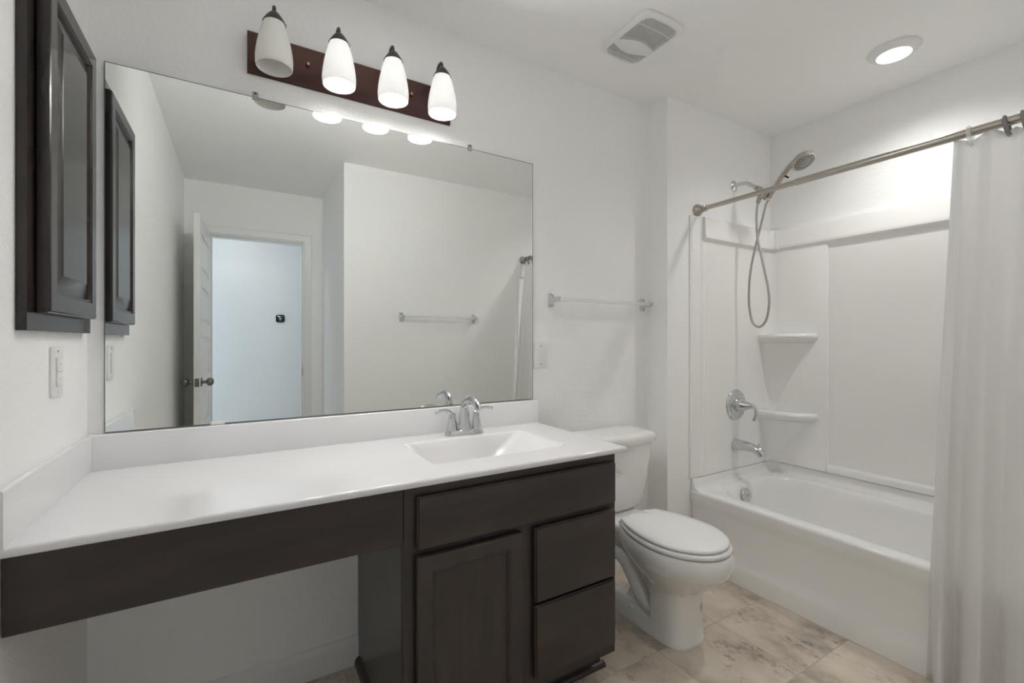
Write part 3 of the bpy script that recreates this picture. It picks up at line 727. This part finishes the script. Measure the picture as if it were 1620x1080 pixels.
# apron with a recessed lower field
AP = [(0.0, RZ-0.016), (0.001, RZ-0.045), (0.004, RZ-0.060), (0.012, RZ-0.085), (0.0145, RZ-0.10), (0.0145, 0.135), (0.012, 0.118), (0.005, 0.092), (0.0015, 0.084), (-0.0005, 0.076), (-0.001, 0.0), (0.05, 0.0), (0.05, RZ-0.03)]
prism(bm, AP, lambda u, v, kk: (TX+u, TY0+kk*(TY1-TY0), v))
obj('tub_shell', bm, M['acrylic'], tub, 40)
bm = B()
n_ = Vector((0, -1, 0.16)).normalized(); oc = Vector((2.758, TY1-0.1085, RZ-0.056))
lathe(bm, oc, n_, [(0, 0.037), (0.006, 0.037), (0.010, 0.034), (0.012, 0.028), (0.0125, 0.001)], 32)
obj('overflow_plate', bm, M['chrome'], tub, 40)
bm = B(); lathe(bm, oc+n_*0.0122, n_, [(0, 0.0045), (0.002, 0.004), (0.0022, 0.0003)], 12); obj('overflow_screw', bm, M['grey_plastic'], tub, 40)

# ------------------------------------------------------------------ tub surround
sur = thing('tub_surround', 'glossy white three wall tub surround with corner shelves above the tub', 'tub surround', (2.81, -0.89, RZ+0.06))
SB, ST, BB = RZ+0.061, 1.850, 1.733
def panel(P, u0, u1, edge0, edge1):
    """moulded wall panel: flat field, raised border columns, thick top band with rounded lip. P(u, depth, z)"""
    bm = B()
    prof = [(0.0, SB), (0.012, SB), (0.012, BB-0.03), (0.014, BB-0.012), (0.024, BB-0.004), (0.034, BB+0.002), (0.036, BB+0.010), (0.033, BB+0.022), (0.030, ST-0.012), (0.027, ST-0.003), (0.020, ST), (0.0, ST)]
    prism(bm, prof, lambda d, z, kk: P(u0+kk*(u1-u0), d, z))
    return bm
YE = JY-0.001
# end panel (valve wall)
bm = panel(lambda u, d, z: (u, YE-d, z), TX+0.084, AX-0.02, 0, 0)
loft(bm, [[(x, YE-d, z) for x, d in ((TX-0.010, 0), (TX-0.009, 0.005), (TX-0.003, 0.009), (TX+0.004, 0.010), (TX+0.062, 0.010), (TX+0.074, 0.0125), (TX+0.082, 0.016), (TX+0.092, 0.0165), (TX+0.100, 0.015), (TX+0.108, 0.0115), (TX+0.108, 0))] for z in (SB, ST)])
obj('end_panel', bm, M['acrylic'], sur, 40)
bm = panel(lambda u, d, z: (u, FY+0.001+d, z), TX+0.0, AX-0.02, 0, 0); obj('far_end_panel', bm, M['acrylic'], sur, 40)
# back panel with a recessed middle field
bm = panel(lambda u, d, z: (AX-0.001-d, u, z), FY+0.03, JY-0.02, 0, 0)
YS = -0.462
for y0, y1, sg in ((YS, JY-0.014, 1), (FY+0.014, FY+0.33, -1)):
    q = [(y0, 0.0), (y0, 0.019), (y0+0.006, 0.024), (y1, 0.024), (y1, 0.0)] if sg > 0 else [(y0, 0.0), (y0, 0.024), (y1-0.006, 0.024), (y1, 0.019), (y1, 0.0)]
    loft(bm, [[(AX-0.001-d, y, z) for y, d in q] for z in (SB, ST-0.004)])
lo_ = [(0.0, SB), (0.024, SB), (0.024, SB+0.018), (0.0225, SB+0.028), (0.019, SB+0.036), (0.0125, SB+0.044), (0.0, SB+0.047)]
prism(bm, lo_, lambda d, z, kk: (AX-0.001-d, FY+0.32 + kk*(YS-FY-0.31), z))
# rounded inside corner, full height, with the band curving round it
cxx, cyy, cr = AX-0.025, JY-0.013, 0.055
def fillet(d_, z):
    pts = [(cxx-cr+(cr-d_)*math.sin(a*PI/16)*1.0 + 0.0, cyy-cr+(cr-d_)*math.cos(a*PI/16), z) for a in range(9)]
    return [(AX-0.002, cyy-cr, z)] + list(reversed(pts)) + [(cxx-cr, JY-0.002, z), (AX-0.002, JY-0.002, z)]
loft(bm, [fillet(d_, z) for d_, z in ((0, SB), (0, BB-0.03), (0.002, BB-0.012), (0.012, BB-0.004), (0.023, BB+0.002), (0.025, BB+0.01), (0.022, BB+0.022), (0.019, ST-0.012), (0.016, ST-0.003), (0.009, ST))])
obj('back_panel', bm, M['acrylic'], sur, 40)
def corner_shelf(z, zlow):
    bm = B()
    xw, yw = AX-0.022, JY-0.011           # inside corner of the panels
    def tri(a, b_, rr, zz, n=12):
        """corner section: a along the valve wall, b along the back wall, front edge slightly bowed"""
        p0 = Vector((xw-a, yw)); p1 = Vector((xw, yw-b_)); out = []
        nrm = Vector((-(p1.y-p0.y), (p1.x-p0.x))); nrm = Vector((-1, -1)).normalized()
        for i in range(n+1):
            t = i/n; q = p0.lerp(p1, t) + nrm*(rr*math.sin(PI*t)**0.6); out.append((q.x, q.y, zz))
        out.append((AX-0.003, p1.y, zz)); out.append((AX-0.003, JY-0.003, zz)); out.append((p0.x, JY-0.003, zz))
        return out
    A_, B_ = 0.135, 0.275
    loft(bm, [tri(A_-0.02, B_-0.03, 0.012, z-0.055), tri(A_-0.010, B_-0.014, 0.022, z-0.042), tri(A_-0.001, B_-0.002, 0.038, z-0.030), tri(A_, B_, 0.044, z-0.016), tri(A_-0.003, B_-0.004, 0.040, z-0.004), tri(A_-0.014, B_-0.018, 0.028, z+0.001), tri(A_-0.03, B_-0.04, 0.015, z-0.001)])
    loft(bm, [tri(0.02, 0.04, 0.0, zlow), tri(A_*0.62, B_*0.58, 0.0, zlow+(z-zlow)*0.55), tri(A_-0.014, B_-0.02, 0.010, z-0.035)])
    return bm
for z, zl in ((1.222, 0.78), (0.765, SB+0.005)):
    obj('corner_shelf', corner_shelf(z, zl), M['acrylic'], sur, 50)

# ------------------------------------------------------------------ tub valve, spout
YP = YE-0.012
val = thing('tub_valve', 'round chrome tub valve with curved lever on the surround above spout', 'valve', (2.815, YP, 0.813))
bm = B(); lathe(bm, (2.815, YP, 0.813), (0, -1, 0), [(0, 0.088), (0.004, 0.088), (0.010, 0.083), (0.014, 0.072), (0.017, 0.050), (0.019, 0.034), (0.019, 0.030)], 48)
obj('escutcheon', bm, M['chrome'], val, 40)
bm = B(); lathe(bm, (2.815, YP-0.018, 0.813), (0, -1, 0.03), [(0, 0.038), (0.010, 0.038), (0.011, 0.036), (0.020, 0.0355), (0.040, 0.029), (0.062, 0.020), (0.082, 0.0125), (0.092, 0.0105), (0.098, 0.007), (0.099, 0.0005)], 32)
vh = obj('handle_hub', bm, M['chrome'], val, 40)
bm = B(); tube(bm, spline([(2.815, YP-0.100, 0.816), (2.815, YP-0.112, 0.812), (2.815, YP-0.120, 0.795), (2.815, YP-0.119, 0.768), (2.815, YP-0.110, 0.738)], 6), [0.0075, 0.0085, 0.007, 0.0065, 0.009], 12, 1.2)
obj('lever', bm, M['chrome'], vh, 40)
spt = thing('tub_spout', 'chrome tub spout with pull up diverter below the round valve', 'spout', (2.810, YP, 0.585))
bm = B()
pts = spline([(2.810, YP-0.0005, 0.585), (2.810, YP-0.035, 0.588), (2.810, YP-0.075, 0.5895), (2.810, YP-0.115, 0.585), (2.810, YP-0.143, 0.574), (2.810, YP-0.158, 0.558), (2.810, YP-0.163, 0.550)], 6)
tube(bm, pts, [0.034, 0.030, 0.0265, 0.0245, 0.0235, 0.0225, 0.0215], 24)
obj('spout_body', bm, M['chrome'], spt, 50)
bm = B(); lathe(bm, (2.810, YP-0.142, 0.592), (0, 0, 1), [(0, 0.005), (0.012, 0.003), (0.018, 0.004), (0.026, 0.0075), (0.029, 0.006), (0.030, 0.0005)], 14); obj('diverter_knob', bm, M['chrome'], spt, 40)

# ------------------------------------------------------------------ shower arm, hand shower, hose
SX = 2.820
arm = thing('shower_pipe', 'bent chrome shower pipe with nickel bracket on wall above the tub surround', 'shower pipe', (SX, JY, 2.073))
bm = B(); lathe(bm, (SX, JY-0.0005, 2.073), (0, -1, 0), [(0, 0.032), (0.002, 0.032), (0.006, 0.026), (0.010, 0.014), (0.012, 0.011)], 32); obj('wall_flange', bm, M['chrome'], arm, 40)
bm = B(); tube(bm, spline([(SX, JY-0.002, 2.073), (SX, -0.170, 2.074), (SX, -0.205, 2.068), (SX, -0.236, 2.048), (SX, -0.268, 2.022)], 6), 0.0105, 16); obj('arm_pipe', bm, M['chrome'], arm, 40)
bm = B()
da_ = Vector((0, -0.78, -0.62)).normalized(); pa = Vector((SX, -0.262, 2.027))
lathe(bm, pa, da_, [(0, 0.013), (0.012, 0.013), (0.013, 0.011), (0.017, 0.011), (0.018, 0.0165), (0.034, 0.0175), (0.040, 0.015), (0.050, 0.012)], 20)
bs = Vector((SX, -0.322, 1.982)); hd = Vector((0, -0.60, 0.80)).normalized()
lathe(bm, bs-hd*0.035, hd, [(0, 0.0125), (0.0, 0.0175), (0.012, 0.019), (0.05, 0.020), (0.052, 0.0145)], 20)
obj('bracket', bm, M['nickel'], arm, 40)
bm = B(); lathe(bm, (SX, -0.288, 1.985), (0, 0.30, -1), [(0, 0.008), (0.010, 0.010), (0.011, 0.0125), (0.040, 0.0125), (0.052, 0.009)], 16); obj('hose_outlet', bm, M['nickel'], arm, 40)
hs = thing('hand_shower', 'brushed nickel hand shower with round spray head held in the wall pipe bracket', 'shower head', (SX, -0.33, 1.95))
bm = B()
pts = spline([(SX, -0.336, 1.946), (SX, -0.356, 1.982), (SX, -0.385, 2.020), (SX, -0.418, 2.058), (SX, -0.448, 2.084), (SX, -0.472, 2.094)], 6)
tube(bm, pts, [0.0095, 0.0125, 0.014, 0.0145, 0.0165, 0.021], 18)
hn = Vector((-0.10, -0.52, -0.85)).normalized(); hc = Vector((SX, -0.505, 2.098))
lathe(bm, hc - hn*0.020, hn, [(0, 0.002), (0.003, 0.030), (0.010, 0.047), (0.018, 0.054), (0.026, 0.057), (0.036, 0.056), (0.038, 0.052)], 36)
obj('handle_and_head', bm, M['nickel'], hs, 40)
bm = B(); lathe(bm, hc + hn*0.0175, hn, [(0, 0.049), (0.003, 0.049), (0.005, 0.045), (0.004, 0.028), (0.006, 0.025), (0.0065, 0.001)], 32)
face = obj('spray_face', bm, M['grey_face'], hs, 40)
a_, b__ = frame_for(hn)
bm = B()
for rr, nn_ in ((0.045, 24), (0.037, 16), (0.031, 14)):
    for i in range(nn_):
        if rr > 0.035 and i % 3 == 2: continue
        a = 2*PI*i/nn_; c_ = hc + hn*0.0205 + (a_*math.cos(a)+b__*math.sin(a))*rr
        lathe(bm, c_, hn, [(0, 0.0022), (0.0032, 0.0017)], 6)
nz = obj('spray_nozzles', bm, M['black'], face, 0)
bm = B(); lathe(bm, hc + a_*0 + Vector((0, 0.046, -0.020)), hn, [(0, 0.005), (0.016, 0.006), (0.020, 0.004)], 10); obj('spray_lever', bm, M['nickel'], hs, 40)
bm = B(); mt_ = Matrix.Translation((SX, -0.419, 2.041)) @ Matrix.Rotation(math.radians(40), 4, 'X')
add_box(bm, -0.005, 0.005, -0.022, 0.004, -0.003, 0.006, 0.002, 1, mt_); obj('pause_button', bm, M['black'], hs, 30)
bm = B()
pts = spline([(SX, -0.273, 1.936), (SX, -0.268, 1.900), (SX, -0.266, 1.840), (SX-0.004, -0.275, 1.740), (SX-0.004, -0.296, 1.640), (SX-0.002, -0.314, 1.550), (SX, -0.331, 1.460), (SX, -0.336, 1.380), (SX, -0.322, 1.300), (SX, -0.296, 1.262), (SX, -0.270, 1.258),
              (SX, -0.242, 1.285), (SX, -0.226, 1.360), (SX, -0.222, 1.440), (SX, -0.230, 1.560), (SX+0.004, -0.252, 1.680), (SX+0.006, -0.275, 1.770), (SX+0.004, -0.298, 1.850), (SX, -0.318, 1.915), (SX, -0.334, 1.942)], 10)
tube(bm, pts, 0.0063, 10)
hose = obj('shower_hose', bm, M['steel'], loc=(SX, -0.28, 1.258), smooth=60)
tag(hose, 'flexible metal shower hose looping down below the shower rod', 'hose')

# ------------------------------------------------------------------ curtain rod, rings, curtain
RDX, RDZ = 2.490, 1.884
rod = thing('shower_rod', 'brushed nickel tension shower rod across the tub alcove', 'curtain rod', (RDX, -0.89, RDZ))
FLG = [(0, 0.031), (0.004, 0.033), (0.009, 0.032), (0.011, 0.029), (0.020, 0.026), (0.030, 0.020), (0.036, 0.0155), (0.038, 0.017), (0.043, 0.017), (0.045, 0.014), (0.050, 0.0185), (0.056, 0.0185), (0.058, 0.013)]
for y, s in ((JY-0.0005, -1), (FY+0.0005, 1)):
    bm = B(); lathe(bm, (RDX, y, RDZ), (0, s, 0), FLG, 32); obj('end_flange', bm, M['nickel'], rod, 40)
bm = B(); lathe(bm, (RDX, JY-0.05, RDZ), (0, -1, 0), [(0, 0.0120), (0.5, 0.0120)], 24); obj('inner_tube', bm, M['nickel'], rod, 40)
bm = B(); lathe(bm, (RDX, -0.640, RDZ), (0, -1, 0), [(0, 0.0125), (0, 0.0140), (0.003, 0.0148), (0.95, 0.0148)], 24); obj('outer_tube', bm, M['nickel'], rod, 40)
def make_ring(name, y, m, label, tilt, group):
    t = thing(name, label, 'curtain ring', (RDX, y, RDZ), group)
    bm = B(); pts = []
    for i in range(25):
        a = 2*PI*i/24; pts.append((RDX+0.021*math.sin(a), y + tilt*math.cos(a), RDZ-0.012+0.0315*math.cos(a)))
    tube(bm, pts, 0.0035, 8, 1.7, False); obj('loop', bm, m, t, 50)
    bm = B(); lathe(bm, (RDX-0.004, y-tilt, RDZ-0.046), (-1, 0, 0), [(0, 0.0045), (0.012, 0.0045), (0.014, 0.002)], 10); obj('peg', bm, m, t, 40)
    return t
make_ring('curtain_ring', -1.203, M['clear'], 'clear plastic curtain ring nearest the free edge of the white curtain', 0.004, 'rings on the shower rod')
g0 = make_ring('curtain_ring', -1.288, M['grey_plastic'], 'grey curtain ring beside the clear one on the shower rod', 0.006, 'rings on the shower rod')
dup(g0, (RDX, -1.326, RDZ), 0.15, 'grey curtain ring at the right photo edge on the shower rod', 'rings on the shower rod')
for i, y in enumerate((-1.395, -1.462, -1.528, -1.578)):
    dup(g0, (RDX, y, RDZ), (-0.1, 0.12, -0.05, 0.1)[i], 'grey curtain ring on the hidden stretch of rod near the front wall', 'rings outside the photo on the shower rod')
bm = B(); NS, NT = 150, 60
ringy = [-1.203, -1.288, -1.326, -1.395, -1.462, -1.528, -1.578]
rows = []
for j in range(NT+1):
    t = j/NT; row = []
    e0 = -1.160 + 0.045*t; e1 = -1.590
    cx_ = 2.489 - 0.101*min(1, t*1.25)**0.9
    amp = 0.010 + 0.023*min(1, t*1.6)
    for i in range(NS+1):
        s = i/NS
        ph = 2*PI*(5.6*s + 0.25*math.sin(2*PI*s*1.3)) + 0.5*math.sin(3*t+4*s)
        y = e0 + (e1-e0)*s + 0.012*math.sin(ph*1.0+1.2)*min(1, t*2)*(1 if 0.04 < s < 0.96 else 0.3)
        x = cx_ + amp*math.sin(ph+0.9) + 0.006*math.sin(ph*2.3+5*t)*t
        zt = 1.868
        # the top edge sags between the rings
        dmin = min(abs(y-ry) for ry in ringy); sag = -0.016*math.exp(-(dmin/0.016)**2) - 0.0
        if t == 0 and s < 0.03: sag = 0.010
        z = zt + (sag if j == 0 else sag*max(0, 1-t*8)) - t*(zt-0.008)
        row.append((x, y, z))
    rows.append(row)
vr = [[bm.verts.new(p) for p in r] for r in rows]
for a, b_ in zip(vr[:-1], vr[1:]):
    for i in range(NS): bm.faces.new((a[i], a[i+1], b_[i+1], b_[i]))
cur = obj('shower_curtain', bm, M['curtain'], loc=(2.43, -1.40, 0.008), smooth=180)
tag(cur, 'white fabric shower curtain gathered at the right of the tub', 'curtain')
so = cur.modifiers.new('thickness', 'SOLIDIFY'); so.thickness = 0.0012

# ------------------------------------------------------------------ ceiling fan grille
VX0, VX1, VY0, VY1 = 1.690, 1.915, -0.512, -0.242
fan = thing('exhaust_fan', 'white exhaust fan grille on the ceiling above the toilet', 'vent', ((VX0+VX1)/2, (VY0+VY1)/2, H))
cxv, cyv = (VX0+VX1)/2, (VY0+VY1)/2
def vent_ring(i, z, n=10):
    """outline with slightly bowed ends"""
    out = []
    for x, y in rrect(VX0+i, VX1-i, VY0+i, VY1-i, 0.028, 4): out.append((x, y))
    res = []
    for q, p in enumerate(out):
        res.append(p); nx = out[(q+1) % len(out)]
        L_ = math.hypot(nx[0]-p[0], nx[1]-p[1])
        if L_ > 0.05:
            for kq in range(1, n): res.append((p[0]+(nx[0]-p[0])*kq/n, p[1]+(nx[1]-p[1])*kq/n))
    f = []
    for x, y in res:
        bx = 0.012*(1-((x-cxv)/(VX1-VX0)*2)**2); sg = math.copysign(min(1, abs(y-cyv)/0.1), y-cyv); f.append((x, y+sg*bx, z))
    return f
bm = B()
loft(bm, [vent_ring(0.0, H-0.0005), vent_ring(0.0, H-0.005), vent_ring(0.004, H-0.011), vent_ring(0.012, H-0.016), vent_ring(0.020, H-0.018), vent_ring(0.022, H-0.012), vent_ring(0.022, H-0.003)], False, False)
obj('grille_frame', bm, M['plastic'], fan, 40)
bm = B(); bm.faces.new([bm.verts.new(p) for p in vent_ring(0.021, H-0.003)]); obj('shade_back', bm, M['dark'], fan, 0)  # dark sheet paints in the shade of the hollow behind the slats
NSL = 25
bm = B()
for i in range(NSL):
    x = VX0+0.024 + (VX1-VX0-0.048)*(i+0.5)/NSL
    hy = (VY1-VY0)/2-0.022 + 0.012*(1-((x-cxv)/(VX1-VX0)*2)**2)
    add_box(bm, x-0.0012, x+0.0012, cyv-hy, cyv+hy, H-0.0165, H-0.0135)
o = obj('slats', bm, M['plastic'], fan, 0)
bm = B()
n = 20; up, dn = [], []
for i in range(n+1):
    t = i/n; x = VX0+0.016+(VX1-VX0-0.032)*t
    c0 = cyv + 0.045 - 0.012*t
    hw = 0.014 + 0.024*math.sin(PI*min(1, t*1.05))**1.2 + 0.006*t
    up.append((x, c0+hw)); dn.append((x, c0-hw))
poly = up + list(reversed(dn))
loft(bm, [[(x, y, H-0.005) for x, y in poly], [(x, y, H-0.0185) for x, y in poly]])
obj('centre_band', bm, M['plastic'], fan, 0)
for y in (cyv-0.075, cyv+0.108):
    bm = B(); pts = [(VX0+0.02+(VX1-VX0-0.04)*i/10, y-0.006*math.sin(PI*i/10), H-0.0165) for i in range(11)]
    tube(bm, pts, 0.0016, 6); obj('cross_rib', bm, M['plastic'], fan, 0)

# ------------------------------------------------------------------ recessed light over the tub
rl = thing('recessed_light', 'round white recessed ceiling light glowing over the bathtub', 'ceiling light', (2.806, -0.885, H))
bm = B(); lathe(bm, (2.806, -0.885, H-0.0005), (0, 0, -1), [(0, 0.094), (0.003, 0.0935), (0.009, 0.088), (0.015, 0.080), (0.020, 0.070), (0.0225, 0.0635), (0.0225, 0.0605), (0.018, 0.0600), (0.017, 0.001)], 56, True, True)
obj('trim_ring', bm, M['plastic'], rl, 50)
bm = B(); lathe(bm, (2.806, -0.885, H-0.0180), (0, 0, -1), [(0, 0.0595), (0.003, 0.0590), (0.0038, 0.04), (0.004, 0.001)], 40, False, True)
obj('diffuser', bm, M['led'], rl, 50)
lamp('recessed_lamp', (2.806, -0.885, H-0.045), (0, 0, -1), LED_LAMP_W, 150, 0.045)

# ------------------------------------------------------------------ thermostat in the hall
th = thing('thermostat', 'black rounded square thermostat on the hall wall seen through the doorway', 'thermostat', (0.738, HALL, 1.36))
P = lambda u, v, d: (0.738+u, HALL+0.0005+d, 1.418+v)
bm = B(); loft(bm, [[P(u, v-0.010, d) for u, v in rrect(-0.046+i, 0.046-i, -0.046+i, 0.046-i, 0.02, 5)] for d, i in ((0, 0), (0.004, 0), (0.006, 0.003))]); obj('wall_plate', bm, M['plastic'], th, 30)
bm = B(); loft(bm, [[P(u, v, d) for u, v in rrect(-0.0435+i, 0.0435-i, -0.0405+i, 0.0405-i, 0.022, 6)] for d, i in ((0.006, 0.002), (0.008, 0), (0.018, 0), (0.021, 0.003), (0.022, 0.008))]); obj('screen', bm, M['screen'], th, 40)
bm = B()
# lit digits and small icons of the display
def bar(u0, u1, v0, v1): loft(bm, [[P(u, v, d) for u, v in ((u0, v0), (u1, v0), (u1, v1), (u0, v1))] for d in (0.0221, 0.0224)])
for ox in (-0.010, 0.003):
    bar(ox, ox+0.007, 0.005, 0.007); bar(ox, ox+0.007, -0.001, 0.001); bar(ox, ox+0.007, -0.007, -0.005); bar(ox+0.0055, ox+0.0075, -0.006, 0.006)
bar(-0.0105, -0.0085, 0.0, 0.006); bar(0.0028, 0.0048, -0.006, 0.0)
for u in (-0.018, -0.002, 0.014): bar(u, u+0.004, 0.021, 0.024)
bar(-0.008, 0.008, -0.021, -0.0195)
obj('display_digits', bm, M['screen_ink'], th, 0)
